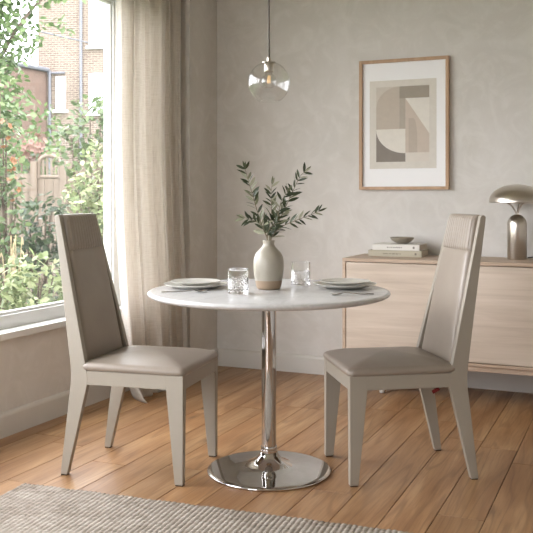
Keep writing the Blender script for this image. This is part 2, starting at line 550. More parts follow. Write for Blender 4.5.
# baseboards
def baseboard(name, p0, p1, nrm):
    """p0->p1 along the wall, nrm = into the room"""
    d = Vector(p1) - Vector(p0); L = d.length; d.normalize(); n = Vector(nrm)
    prof = [(0, 0), (0.018, 0), (0.018, 0.098), (0.014, 0.108), (0.006, 0.114), (0, 0.116)]
    m = MB(); vs = []
    for s in (0, L):
        for (a, z) in prof: vs.append((p0[0] + d.x * s + n.x * a, p0[1] + d.y * s + n.y * a, z))
    k = len(prof)
    fs = [tuple(range(k))[::-1], tuple(range(k, 2 * k))] + [(i, (i + 1) % k, k + (i + 1) % k, k + i) for i in range(k)]
    m.add(vs, fs)
    return struct(m.build(name, M_BASEB, smooth=False))
baseboard('baseboard_left', (XL, YF, 0), (XL, 1.53, 0), (1, 0, 0))
baseboard('baseboard_pier', (-1.207, 1.53, 0), (-1.207, YB, 0), (1, 0, 0))
baseboard('baseboard_pier_end', (XL + .018, 1.53, 0), (-1.189, 1.53, 0), (0, -1, 0))
baseboard('baseboard_back', (-1.189, YB, 0), (XR, YB, 0), (0, -1, 0))
baseboard('baseboard_right', (XR, YF, 0), (XR, YB - .018, 0), (-1, 0, 0))

# windows
def window_x(name, y0, y1, z0, z1, mull=()):
    fw = 0.058; xo, xi = XL - 0.115, XL - 0.045
    f = MB()
    f.bb(xo, xi, y0, y1, z0, z0 + fw + .01); f.bb(xo, xi, y0, y1, z1 - fw, z1)
    f.bb(xo, xi, y0, y0 + fw, z0 + fw + .01, z1 - fw); f.bb(xo, xi, y1 - fw, y1, z0 + fw + .01, z1 - fw)
    # inner bead
    b = 0.014
    f.bb(xi - .045, xi - .014, y0 + fw, y1 - fw, z0 + fw + .01, z0 + fw + .01 + b)
    f.bb(xi - .045, xi - .014, y0 + fw, y1 - fw, z1 - fw - b, z1 - fw)
    f.bb(xi - .045, xi - .014, y0 + fw, y0 + fw + b, z0 + fw + b, z1 - fw - b); f.bb(xi - .045, xi - .014, y1 - fw - b, y1 - fw, z0 + fw + b, z1 - fw - b)
    for q in mull:
        f.bb(xo, xi, q - .036, q + .036, z0 + fw, z1 - fw)
        f.bb(xi - .045, xi - .014, q - .048, q - .036, z0 + fw + b, z1 - fw - b); f.bb(xi - .045, xi - .014, q + .036, q + .048, z0 + fw + b, z1 - fw - b)
    fr = struct(f.build(name, M_WHITE, bevel=0.003, smooth=True))
    p = MB(); p.bb(XL - .088, XL - .082, y0 + fw - .004, y1 - fw + .004, z0 + fw + .006, z1 - fw + .004)
    pn = p.build('window_pane', M_PANE, fr, smooth=False)
    # white lining of the reveal
    r = MB()
    r.bb(xi, XL + .002, y1 - .006, y1 + .0, z0, z1); r.bb(xi, XL + .002, y0, y0 + .006, z0, z1); r.bb(xi, XL + .002, y0 + .006, y1 - .006, z1 - .006, z1)
    r.build('reveal_lining', M_WHITE, fr, smooth=False)
    s = MB(); s.bb(xi - .005, XL + .045, y0 - .03, y1 + .03, z0 - .032, z0 + .003)
    return fr, s
_, s = window_x('window_1', WY0, WY1, WZ0, WZ1, (-1.6, -.40, .996))
struct(s.build('trim_1', M_WHITE, bevel=0.005, bseg=3))
f = MB()
for x0 in (RX0, (RX0 + RX1) / 2 - .03, RX1 - .06): f.bb(x0, x0 + .06, YF - .14, YF - .06, 0.02, RZ1)
f.bb(RX0, RX1, YF - .14, YF - .06, RZ1 - .06, RZ1); f.bb(RX0, RX1, YF - .14, YF - .06, 0.02, .1)
fr = struct(f.build('window_2', M_WHITE, smooth=False))
p = MB(); p.bb(RX0 + .03, RX1 - .03, YF - .104, YF - .098, .07, RZ1 - .03); p.build('window_pane', M_PANE, fr, smooth=False)

# ------------------------------------------------------------------ curtain
def make_curtain():
    rnd = random.Random(3)
    nu, nv = 260, 90
    Y0, Y1 = 0.765, 1.49
    V = np.zeros((nv + 1, nu + 1, 3)); UV = np.zeros((nv + 1, nu + 1, 2))
    folds = [0, 1.0, 2.15, 3.0, 4.2, 5.05, 6.1, 7.0]
    for j in range(nv + 1):
        t = j / nv; z = 2.6 * (1 - t) + 0.004 * t
        spread = 1.0
        for i in range(nu + 1):
            u = i / nu
            ph = 2 * PI * (5.6 * u + 0.16 * math.sin(2.3 * u * PI + 0.8) + 0.14 * math.sin(3.0 * t + 5 * u))
            amp = (0.034 + 0.016 * math.sin(4.1 * u * PI + 1.0)) * (0.75 + 0.35 * t)
            x = -1.258 + amp * math.sin(ph) + 0.009 * math.sin(2.6 * ph + 0.7 + 2 * t) + 0.004 * math.sin(5.3 * ph + 3 * t)
            y = Y0 + (Y1 - Y0) * u + 0.010 * math.sin(2 * ph + 0.5) + 0.010 * math.sin(7 * t + 3 * u)
            # the hem breaks on the floor and kicks into the room
            k = max(0.0, (t - 0.93) / 0.07)
            x += 0.065 * max(0.0, (t - 0.35) / 0.65) ** 1.5 + 0.05 * k * k * (1 + 0.35 * math.sin(ph * 0.5 + 1))
            y += 0.012 * k * k * math.sin(ph + 1.3)
            zz = z
            if k > 0: zz = max(0.004, z - 0.006 * k * (1 + math.sin(ph * 1.3)))
            V[j, i] = (max(x, -1.347), y, zz)
            UV[j, i] = (u * 1.5, z)
    V = V.reshape(-1, 3)
    idx = np.arange((nv + 1) * (nu + 1)).reshape(nv + 1, nu + 1)
    F = np.stack([idx[:-1, :-1], idx[:-1, 1:], idx[1:, 1:], idx[1:, :-1]], -1).reshape(-1, 4)
    me = bpy.data.meshes.new('curtain'); me.from_pydata(V.tolist(), [], F.tolist())
    ul = me.uv_layers.new(name='cloth')
    ul.data.foreach_set('uv', UV.reshape(-1, 2)[F.ravel()].astype(np.float32).ravel())
    me.materials.append(M_LINEN); me.shade_smooth()
    o = link(bpy.data.objects.new('curtain', me))
    md = o.modifiers.new('thickness', 'SOLIDIFY'); md.thickness = 0.0012
    return tag(o, 'floor length natural linen curtain hanging in folds beside the window', 'curtain')
make_curtain()

# ------------------------------------------------------------------ rug
def make_rug():
    L, Wd = 2.05, 1.5               # along the back edge, towards the camera
    nx, ny = 840, 400
    rib = 0.0195; st = 0.0125
    u = np.linspace(0, L, nx + 1); v = np.linspace(0, Wd, ny + 1)
    U, Vv = np.meshgrid(u, v)
    r = U / rib; ri = np.floor(r); fr = r - ri
    rng = np.random.default_rng(5)
    hsh = lambda a, b: np.modf(np.abs(np.sin(a * 12.9898 + b * 78.233) * 43758.5453))[0]
    ph = Vv / st + 0.5 * np.mod(ri, 2) + 0.5 * fr
    si = np.floor(ph); fs = ph - si
    tone = 0.62 * hsh(ri, si) + 0.38 * hsh(np.floor(U / 0.09), np.floor(Vv / 0.05))
    h = np.sin(PI * fr) ** 0.6 * (0.55 + 0.45 * np.sin(PI * fs) ** 0.7)
    edge = np.minimum(np.minimum(U, L - U), np.minimum(Vv, Wd - Vv))
    e = np.clip(edge / 0.008, 0, 1)
    Z = 0.004 + (0.0052 * h + 0.0022 * hsh(ri, si)) * (0.3 + 0.7 * e)
    Z = np.where(edge <= 1e-6, 0.0008, Z)
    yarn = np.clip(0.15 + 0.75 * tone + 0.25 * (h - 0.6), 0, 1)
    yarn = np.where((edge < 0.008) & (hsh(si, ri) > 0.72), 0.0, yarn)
    wob = 0.003 * np.sin(U * 37) * np.clip(1 - Vv / 0.05, 0, 1)
    P = np.stack([U, -(Vv + wob), Z], -1).reshape(-1, 3)
    idx = np.arange((nx + 1) * (ny + 1)).reshape(ny + 1, nx + 1)
    F = np.stack([idx[:-1, :-1], idx[1:, :-1], idx[1:, 1:], idx[:-1, 1:]], -1).reshape(-1, 4)
    me = bpy.data.meshes.new('rug'); me.from_pydata(P.tolist(), [], F.tolist())
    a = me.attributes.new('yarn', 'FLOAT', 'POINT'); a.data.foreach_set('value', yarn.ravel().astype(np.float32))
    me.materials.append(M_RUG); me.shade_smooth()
    o = link(bpy.data.objects.new('rug', me))
    o.location = (-0.818, -0.541, 0.0005); o.rotation_euler = (0, 0, math.radians(4.5))
    return tag(o, 'pale grey chunky ribbed wool rug on the floorboards in front of the table', 'rug')
make_rug()

# ------------------------------------------------------------------ chairs
def lerp(a, b, t): return a + (b - a) * t
def make_chair(label, group):
    t = thing('dining_chair', label, 'chair', (0, 0, 0), 0, group)
    HW = 0.212
    # rear legs: one piece with the back post
    prof = [(-0.260, 0.004), (-0.229, 0.004), (-0.140, 0.372), (-0.137, 0.405), (-0.147, 0.455), (-0.288, 1.052), (-0.294, 1.060), (-0.305, 1.060), (-0.312, 1.052),
            (-0.216, 0.46), (-0.212, 0.42), (-0.214, 0.375)]
    TAP = 0.045
    for s in (-1, 1):
        m = MB(); a, b = sorted((s * HW, s * (HW - 0.027)))
        m.prism(prof, a, b, 'y')
        m.v = [(x, y - s * TAP * max(0, z - .455) / .605, z) for x, y, z in m.v]
        leg = m.build('rear_leg_post', M_LACQ, t, bevel=0.003)
        m = MB(); m.bb(-0.257, -0.232, a + .002, b - .002, 0, 0.005); m.build('foot_pad', M_FOOTPAD, leg, smooth=False)
    # front legs
    for s in (-1, 1):
        m = MB(); a, b = sorted((s * HW, s * (HW - 0.036)))
        c, d = sorted((s * HW, s * (HW - 0.028)))
        top = [(0.202, a), (0.274, a), (0.274, b), (0.202, b)]
        bot = [(0.238, c), (0.273, c), (0.273, d), (0.238, d)]
        vs = [(x, y, 0.004) for x, y in bot] + [(x, y, 0.372) for x, y in top] + [(x, y, 0.432) for x, y in top]
        fs = [(3, 2, 1, 0), (8, 9, 10, 11)]
        for o in (0, 4):
            fs += [(o + i, o + (i + 1) % 4, o + 4 + (i + 1) % 4, o + 4 + i) for i in range(4)]
        m.add(vs, fs)
        leg = m.build('front_leg', M_LACQ, t, bevel=0.003)
        m = MB(); m.bb(0.241, 0.270, c + .002, d - .002, 0, 0.005); m.build('foot_pad', M_FOOTPAD, leg, smooth=False)
    # aprons
    m = MB()
    for s in (-1, 1):
        a, b = sorted((s * (HW - 0.001), s * (HW - 0.023)))
        m.bb(-0.142, 0.203, a, b, 0.375, 0.431)
    m.bb(0.250, 0.2725, -HW + .035, HW - .035, 0.375, 0.431)
    m.bb(-0.205, -0.183, -HW + .026, HW - .026, 0.375, 0.431)
    m.build('seat_frame', M_LACQ, t, bevel=0.002)
    # seat cushion: rounded-rectangle rings
    def ring(x0, x1, w, r, n=10):
        pts = []
        for (cx, cy, a0) in ((x1 - r, w - r, 0), (x0 + r, w - r, 90), (x0 + r, -w + r, 180), (x1 - r, -w + r, 270)):
            for k in range(n + 1):
                a = math.radians(a0 + 90 * k / n); pts.append((cx + r * math.cos(a), cy + r * math.sin(a)))
        return pts
    x0, x1, w = -0.168, 0.281, 0.2165
    rings = []
    for (ins, z) in ((0.012, 0.4305), (0.004, 0.434), (0.0, 0.442), (-0.001, 0.449), (0.002, 0.457), (0.009, 0.4635)):
        rings.append([(x, y, z - 0.004 * max(0, (x - .2) / .08)) for x, y in ring(x0 + ins, x1 - ins, w - ins, 0.028)])
    cx = (x0 + x1) / 2
    base = ring(x0 + .009, x1 - .009, w - .009, 0.028)
    for q in (0.955, 0.9, 0.82, 0.7, 0.55, 0.4, 0.2):
        zz = 0.4635 + 0.031 * (1 - q ** 2.0) + 0.0
        rings.append([(cx + (x - cx) * q, y * q, zz - 0.004 * max(0, ((cx + (x - cx) * q) - .2) / .08)) for x, y in base])
    m = MB(); vs = [p for r_ in rings for p in r_]; n = len(rings[0]); fs = [tuple(range(n))[::-1]]
    for a in range(len(rings) - 1):
        fs += [(a * n + i, a * n + (i + 1) % n, (a + 1) * n + (i + 1) % n, (a + 1) * n + i) for i in range(n)]
    vs.append((cx, 0, 0.4945)); c = len(vs) - 1; a = len(rings) - 1
    fs += [(a * n + i, a * n + (i + 1) % n, c) for i in range(n)]
    m.add(vs, fs); m.build('seat', M_LEATHER, t, angle=60)
    # backrest: padded slab leaning back; local (y, s along the lean, w = outwards to the front)
    P0 = Vector((-0.158, 0, 0.455)); P1 = Vector((-0.275, 0, 1.062)); dirv = (P1 - P0).normalized(); nv = Vector((dirv.z, 0, -dirv.x)); L = (P1 - P0).length
    W0 = HW - 0.0315
    def section(s, grow, rib=None, ny=40):
        """closed loop (front left to right, then back right to left) at height s"""
        pts = []
        rr = 0.020
        W = W0 - TAP * max(0, s) / L
        for k in range(ny + 1):
            y = lerp(-W, W, k / ny); d = W - abs(y)
            w = 0.0 if d > rr else -(rr - math.sqrt(max(0, rr * rr - (rr - d) ** 2)))
            w += 0.006 * (1 - (y / W) ** 4) + grow
            if rib: w += rib(y / W)
            p = P0 + dirv * s + nv * w; pts.append((p.x, y, p.z))
        for k in range(ny + 1):
            y = lerp(W, -W, k / ny); d = W - abs(y)
            w = -0.050 - grow + (0.0 if d > 0.012 else (0.012 - math.sqrt(max(0, 0.012 ** 2 - (0.012 - d) ** 2))))
            p = P0 + dirv * s + nv * w; pts.append((p.x, y, p.z))
        return pts
    def loft(loops, close_top=True):
        m = MB(); n = len(loops[0]); vs = [p for l_ in loops for p in l_]
        fs = [tuple(range(n))[::-1]]
        for a in range(len(loops) - 1):
            fs += [(a * n + i, a * n + (i + 1) % n, (a + 1) * n + (i + 1) % n, (a + 1) * n + i) for i in range(n)]
        fs.append(tuple((len(loops) - 1) * n + i for i in range(n)))
        m.add(vs, fs); return m
    sb = 0.468
    back = loft([section(s, g) for s, g in ((-0.01, -0.004), (0.0, 0), (0.15, 0.002), (0.3, 0.002), (sb - .02, 0.001), (sb - .006, -0.001), (sb + .002, -0.005))]).build('backrest', M_LEATHER, t, angle=50)
    NR = 13
    def rib(y):
        q = abs(((y * NR / 2) + 0.5) % 1 - 0.5)       # 0 at a seam
        return -0.0042 * max(0, 1 - q / 0.16)
    ss = [(sb - .002, -0.005, 1), (sb + .004, 0.0005, 1), (sb + .015, 0.0025, 1), (sb + .06, 0.003, 1), (L - .03, 0.003, 1), (L - .014, 0.001, 1), (L - .006, -0.004, .8), (L, -0.010, .4), (L + .003, -0.018, 0)]
    hb = loft([section(s, g, (lambda y, k=k: k * rib(y)), 156) for s, g, k in ss]).build('head_band', M_LEATHER, back, angle=65)
    hb['label'] = 'ribbed leather head band with vertical stitching'
    return t
def copy_tree(o, parent=None):
    c = link(o.copy())
    if parent: c.parent = parent
    for ch in list(o.children): copy_tree(ch, c)
    return c
G_CH = 'high-backed dining chairs at the round table'
chair_a = make_chair('taupe leather high-backed dining chair left of the table, its back to the window', G_CH)
chair_b = copy_tree(chair_a)
chair_b['label'] = 'taupe leather high-backed dining chair right of the table, in front of the sideboard'
chair_a.location = (-0.53, -0.145, 0); chair_a.rotation_euler = (0, 0, math.radians(8))
chair_b.location = (0.4825, 0.267, 0); chair_b.rotation_euler = (0, 0, math.radians(213.4))
m = MB(); m.box((0, 0, 0), (0.032, 0.0016, 0.015), rot=Matrix.Rotation(math.radians(28), 3, 'Y'))
m.tube([(-.012, 0, .006), (-.016, 0, .02), (-.014, 0, .034)], .0012, 6)
rt = m.build('hang_tag', M_RED, chair_b, smooth=False, loc=(-0.100, 0.156, 0.352)); rt['label'] = 'small red tag under the seat'

# ------------------------------------------------------------------ table
tb = thing('dining_table', 'round white stone pedestal table with a polished chrome stem and disc base', 'table')
m = MB()
m.lathe([(0, .7495), (.485, .7495), (.4945, .7475), (.4985, .744), (.4995, .7395), (.497, .735), (.487, .7285), (.470, .7235), (.44, .7215), (0, .7215)], 128)
m.build('tabletop', M_STONE, tb, angle=50)
m = MB(); m.lathe([(0, .7216), (.11, .7216), (.11, .713), (.045, .706), (.032, .70), (.031, .70)], 64); m.build('mounting_plate', M_CHROME, tb, angle=40)
m = MB(); m.lathe([(.0305, .704), (.0305, .098)], 64); m.build('stem', M_CHROME, tb)
m = MB(); m.lathe([(.0305, .106), (.0335, .105), (.0345, .102), (.0345, .094), (.0332, .0925), (.0332, .0905), (.0350, .089), (.0350, .078), (.033, .076)], 64); m.build('collar', M_CHROME, tb, angle=40)
m = MB()
m.lathe([(.030, .084), (.036, .080), (.0405, .069), (.048, .058), (.060, .047), (.076, .038), (.094, .031), (.105, .0275), (.14, .0235), (.19, .019), (.235, .0145), (.250, .012), (.255, .0095), (.2565, .006), (.256, .0025), (.253, 0), (0, 0)], 128)
m.build('base', M_CHROME, tb, angle=50)

# ------------------------------------------------------------------ tableware
ZT = 0.7497
def plate_prof(R, h, rim):
    return [(0, 0), (R * .52, 0), (R * .56, .003), (R * .62, .004), (R * .97, h - .004), (R, h - .001), (R, h), (R * .985, h + .0005), (R * .93, h - .0025), (R * .70, rim), (R * .60, rim - .0015), (0, rim - .0015)]
def plate(R, h, rim, loc, name, label, group):
    m = MB(); m.lathe(plate_prof(R, h, rim), 96)
    o = m.build(name, M_PLATE, loc=loc, angle=50)
    return tag(o, label, 'plate', group)
for (x, y, side, by) in ((-0.318, -0.050, 'left', 'facing the left chair'), (0.262, 0.205, 'right', 'facing the right chair')):
    plate(.134, .020, .008, (x, y, ZT), 'dinner_plate', 'large off-white dinner plate %s, under the smaller plate' % by, 'dinner plates')
    plate(.106, .016, .008, (x + .002, y, ZT + .0145), 'side_plate', 'smaller off-white plate stacked on the dinner plate %s' % by, 'side plates')

def tumbler(x, y, label):
    t = thing('water_tumbler', label, 'glass', (x, y, ZT), 0, 'cut glass tumblers')
    R, Ht, seg = .0425, .100, 96
    zs = [.0015 + (.092 - .0015) * i / 40 for i in range(41)]
    def cut(k, z):
        if z < .008 or z > .066: return 0
        a = k / seg * 16; b = z / .0125
        p = abs(((a + b) % 1) - .5) * 2; q = abs(((a - b) % 1) - .5) * 2
        e = min(1, (z - .008) / .004, (.066 - z) / .004)
        return -.0028 * e * max(max(0, 1 - p / .42), max(0, 1 - q / .42))
    m = MB()
    prof = [(0, 0.001), (R * .8, 0), (R * .93, .0006)]
    vs_outer = [(R * .97, z) for z in zs] + [(R * .975, .097), (R * .97, .0995), (R * .955, .1), (R * .945, .0985)]
    inner = [(R * .93, .09), (R * .925, .05), (R * .91, .022), (R * .86, .017), (R * .7, .0155), (0, .015)]
    def rf(k, z, st=[0]): return 0
    m.lathe(prof + vs_outer[:1], seg)
    m.lathe(vs_outer, seg, rfun=cut)
    m.lathe(vs_outer[-1:] + inner, seg)
    o = m.build('glass', M_GLASS, t, angle=14)
    bm = bmesh.new(); bm.from_mesh(o.data); bmesh.ops.remove_doubles(bm, verts=bm.verts, dist=1e-5); bmesh.ops.recalc_face_normals(bm, faces=bm.faces); bm.to_mesh(o.data); bm.free()
    m = MB(); m.lathe([(0, .0156), (R * .69, .0161), (R * .85, .0176), (R * .90, .0226), (R * .912, .050), (R * .914, .0595), (R * .905, .0588), (0, .0585)], 64)
    m.build('water', M_WATER, t, angle=40)
tumbler(-0.055, -0.180, 'cut glass tumbler of water left of the vase, nearer the viewer')
tumbler(0.050, 0.235, 'cut glass tumbler of water right of the vase, behind it')

def spoon(x, y, ang, label):
    """flat handle along -x, bowl at +x"""
    m = MB(); N = 28; vs = []; fs = []; L = .185
    for i in range(N + 1):
        t = i / N; px = -L / 2 + L * t
        if t < .68: w = lerp(.0095, .0040, t / .68) ; z = .0025 + .006 * max(0, (t - .35) / .33) ** 2
        else:
            q = (t - .68) / .32; w = .0028 + .0165 * math.sin(PI * min(1, q * .98 + .01)) ** .75; z = .0085 - .004 * math.sin(PI * q)
        d = .004 * max(0, math.sin(PI * max(0, (t - .68) / .32)))
        for (yy, dz) in ((-w, 0), (-w * .5, -d * .7), (0, -d), (w * .5, -d * .7), (w, 0)):
            vs.append((px, yy, z + dz))
    for i in range(N):
        for k in range(4): fs.append((i * 5 + k, i * 5 + k + 1, (i + 1) * 5 + k + 1, (i + 1) * 5 + k))
    m.add(vs, fs); o = m.build('spoon', M_STEEL, loc=(x, y, ZT + .0015), rz=ang, angle=60)
    md = o.modifiers.new('t', 'SOLIDIFY'); md.thickness = .0032; md.offset = 1
    return tag(o, label, 'spoon')
def fork(x, y, ang, label):
    m = MB(); N = 20; vs = []; fs = []; L = .165
    for i in range(N + 1):
        t = i / N; px = L * .5 - L * .75 * t
        w = lerp(.0075, .0028, min(1, t / .72)) if t < .8 else lerp(.0028, .0115, min(1, (t - .8) / .16) ** .7)
        z = .002 + .007 * max(0, (t - .4) / .6)
        for yy in (-w, w): vs.append((px, yy, z))
    for i in range(N): fs.append((i * 2, i * 2 + 1, i * 2 + 3, i * 2 + 2))
    m.add(vs, fs)
    xe = L * .5 - L * .75
    for k in range(4):
        yy = -.0115 + .0015 + k * (.020 / 3)
        pts = [(xe - .045 * q, .009 - .008 * math.sin(q * PI * .6) + .004 * q * q) for q in (0, .25, .5, .75, 1)]
        vs = []; fs = []
        for i, (px, z) in enumerate(pts):
            w = .0016 if i < 4 else .0007
            vs += [(px, yy - w, z), (px, yy + w, z)]
        fs = [(i * 2, i * 2 + 1, i * 2 + 3, i * 2 + 2) for i in range(4)]
        m.add(vs, fs)
    o = m.build('fork', M_STEEL, loc=(x, y, ZT + .0012), rz=ang, angle=60)
    md = o.modifiers.new('t', 'SOLIDIFY'); md.thickness = .0030; md.offset = 1
    return tag(o, label, 'fork')
a1 = math.atan2(-.110 + .276, -.208 + .352)
spoon(-.266, -.243, .62, 'polished steel spoon on the tabletop in front of the left plates')
fork(.378, -.050, math.atan2(.065, .151), 'polished steel fork on the tabletop in front of the right plates')

# ------------------------------------------------------------------ vase and olive branches
VX, VY = -0.014, 0.030
vs_ = thing('vase', 'speckled cream stoneware bottle vase with a bare clay foot, in the middle of the table', 'vase', (VX, VY, ZT))
body = catmull([(.0565, 0, .037), (.0620, 0, .065), (.0640, 0, .095), (.0622, 0, .125), (.053, 0, .150), (.037, 0, .168), (.0262, 0, .180), (.0232, 0, .190), (.0245, 0, .198)], 6)
prof = [(p.x, p.z) for p in body] + [(.0265, .2015), (.0255, .204), (.022, .2035), (.0195, .199), (.019, .185), (.03, .165), (.045, .13), (.045, .05), (0, .04)]
m = MB(); m.lathe(prof, 96); m.build('glazed_body', M_VASE, vs_, angle=60)
ft = catmull([(.045, 0, .001), (.0495, 0, .006), (.0530, 0, .018), (.0560, 0, .034), (.0566, 0, .0372)], 5)
m = MB(); m.lathe([(0, 0), (.040, 0)] + [(p.x, p.z) for p in ft] + [(.05, .0385), (0, .0385)], 96)
c = m.build('clay_foot', M_CLAY, vs_, angle=60); c['label'] = 'unglazed brown clay foot'

def leaves_mesh(spec, name, mat, parent, fold=0.25):
    """spec: list of (pos, dir, normal, length, width, tone). One mesh; each leaf a folded lance of 4x3 verts"""
    V = []; F = []; T = []
    ts = (0.0, 0.22, 0.5, 0.78, 1.0); ws = (0.12, 0.78, 1.0, 0.66, 0.03)
    for (p, d, nn, ln, wd, tone) in spec:
        d = d.normalized(); s = d.cross(nn)
        if s.length < 1e-4: s = d.cross(Vector((0.3, 0.5, 0.8)))
        s.normalize(); n2 = s.cross(d)
        b = len(V)
        for t, w in zip(ts, ws):
            c = p + d * (ln * t) + n2 * (-0.10 * ln * t * t)
            V += [c - s * (wd * w / 2) + n2 * (fold * wd * w / 2), c, c + s * (wd * w / 2) + n2 * (fold * wd * w / 2)]
        for k in range(4):
            for j in range(2):
                F.append((b + k * 3 + j, b + k * 3 + j + 1, b + (k + 1) * 3 + j + 1, b + (k + 1) * 3 + j)); T.append(tone)
    me = bpy.data.meshes.new(name); me.from_pydata([tuple(v) for v in V], [], F)
    ul = me.uv_layers.new(name='leaf')
    tt = np.repeat(np.array(T, dtype=np.float32), 4)
    ul.data.foreach_set('uv', np.stack([tt, tt * 0 + .5], -1).ravel())
    me.materials.append(mat); me.shade_smooth()
    o = link(bpy.data.objects.new(name, me))
    if parent: o.parent = parent
    return o
orn = random.Random(21)
CAMDIR = Vector((0.4, -0.91, 0.0))
def olive(label, pts, step=.0145, size=1.0, twigs=()):
    t = thing('olive_branch', label, 'branch', (VX, VY, ZT + .2), 0, 'olive branches in the vase')
    m = MB(); spec = []
    def stem(pts, r0, start):
        path = catmull(pts, 10)
        n = len(path)
        m.tube(path, [lerp(r0, .0008, i / (n - 1)) for i in range(n)], 7)
        acc = 0; sgn = 1; L = sum((path[i + 1] - path[i]).length for i in range(n - 1)); dist = 0
        for i in range(n - 1):
            sg = (path[i + 1] - path[i]); dist += sg.length; acc += sg.length
            if dist < start or acc < step: continue
            acc = 0; td = sg.normalized()
            side = td.cross(CAMDIR).normalized()
            for sd in ((sgn,) if orn.random() < .35 else (1, -1)):
                sgn = -sgn
                d = td * orn.uniform(.55, 1.0) + side * sd * orn.uniform(.45, .95) + CAMDIR * orn.uniform(-.55, .55) + Vector((0, 0, orn.uniform(-.15, .1)))
                nn = (CAMDIR * orn.uniform(.2, 1) + Vector((orn.uniform(-.6, .6), orn.uniform(-.6, .6), orn.uniform(.1, 1)))).normalized()
                ln = size * orn.uniform(.044, .062) * (1 - .22 * dist / L)
                spec.append((path[i + 1].copy(), d, nn, ln, ln * orn.uniform(.23, .32), min(1, max(0, orn.choice((orn.uniform(0, .3), orn.uniform(0, .4), orn.uniform(.6, 1)))))))
        td = (path[-1] - path[-2]).normalized()
        spec.append((path[-1].copy(), td, CAMDIR, .04 * size, .009 * size, orn.random()))
        spec.append((path[-1].copy(), td + Vector((.3, 0, .1)), CAMDIR, .034 * size, .008 * size, orn.random()))
    stem(pts, .0026, .135)
    for tw in twigs: stem(tw, .0016, .012)
    m.build('stem', M_TWIG, t)
    leaves_mesh(spec, 'leaves', M_OLIVE, t)
def Q(dx, dz, dy=0.0): return (dx * .917 + dy * .4, dx * .399 - dy * .9, dz)   # sideways in the plane that faces the room
olive('olive branch leaning left in the vase, reaching up over the left tumbler',
      [Q(.004, -.12), Q(-.005, 0), Q(-.030, .07), Q(-.055, .15, .02), Q(-.078, .23, .02), Q(-.098, .300, .01)],
      twigs=[[Q(-.028, .065), Q(-.060, .085, .02), Q(-.098, .098, .03)]])
olive('leafy olive branch between the short upright one and the tall right one',
      [Q(.002, -.11), Q(.004, 0), Q(.018, .06, .01), Q(.040, .115, .01), Q(.052, .165, .0), Q(.078, .205, -.01)], step=.0145)
olive('short upright olive branch in the middle of the vase',
      [Q(-.003, -.12), Q(.002, 0), Q(.004, .06, -.01), Q(.012, .12, -.02), Q(.010, .19, -.02), Q(.014, .235, -.02)], step=.0135)
olive('olive branch curving up to the right in the vase, the tallest on that side',
      [Q(.0, -.12), Q(.006, 0), Q(.030, .06), Q(.066, .13, -.02), Q(.098, .20, -.03), Q(.132, .27, -.02), Q(.150, .288, -.02)], step=.0135)
olive('olive branch spreading low to the far right of the vase',
      [Q(-.004, -.12), Q(.008, 0, .01), Q(.045, .055, .03), Q(.105, .085, .05), Q(.165, .108, .05), Q(.205, .125, .05)], step=.0145)
olive('small leafy olive sprig tucked in the neck of the vase, low and in front',
      [Q(-.006, -.10), Q(-.004, .0, .01), Q(-.004, .035, .03), Q(.012, .065, .045), Q(.045, .078, .055)], step=.026,
      twigs=[[Q(-.006, .02, .02), Q(-.022, .05, .04), Q(-.02, .085, .05)]])

# ------------------------------------------------------------------ pendant lamp
pz = 1.607
pl = thing('pendant_lamp', 'clear glass globe pendant lamp hanging on a cord over the table', 'lamp', (0.0, 0.0, pz))
R = .0875
prof = [(R * math.sin(a), R * math.cos(a)) for a in [math.radians(q) for q in np.linspace(17, 151, 60)]]
ra = math.radians(151); prof += [(R * math.sin(ra) * .985, R * math.cos(ra) - .0012), (R * math.sin(ra) * .96, R * math.cos(ra) + .0005)]
m = MB(); m.lathe(prof, 96); g = m.build('glass_globe', M_GLOBE, pl, angle=60)
md = g.modifiers.new('t', 'SOLIDIFY'); md.thickness = .0022
m = MB(); m.lathe([(0, .1055), (.006, .1055), (.0075, .104), (.0075, .090), (.009, .0885), (.028, .0855), (.0285, .0825), (0, .0825)], 48); m.build('cap', M_NICKEL, pl, angle=40)
m = MB(); m.lathe([(0, .0825), (.0185, .0825), (.0195, .081), (.0195, .047), (.0185, .045), (0, .045)], 48); m.build('lamp_holder', M_NICKEL, pl, angle=40)
m = MB(); m.lathe([(.013, .046), (.0135, .040), (.020, .033), (.028, .022), (.0315, .008), (.030, -.004), (.024, -.015), (.014, -.0215), (0, -.023)], 48)
bl = m.build('bulb', M_BULB, pl, angle=60)
m = MB()
for x in (-.006, -.002, .002, .006): m.tube([(x * .7, .001, .030), (x, 0, .020), (x * 1.1, -.001, -.002)], .0011, 6)
m.build('filament', M_FIL, bl)
m = MB(); m.tube([(0, 0, .104), (0, 0, ZC - pz - .02)], .0042, 12); m.build('cord', M_CORD, pl)
m = MB(); m.lathe([(0, ZC - pz), (.05, ZC - pz), (.05, ZC - pz - .02), (.045, ZC - pz - .025), (0, ZC - pz - .025)], 48); m.build('ceiling_rose', M_NICKEL, pl, angle=40)

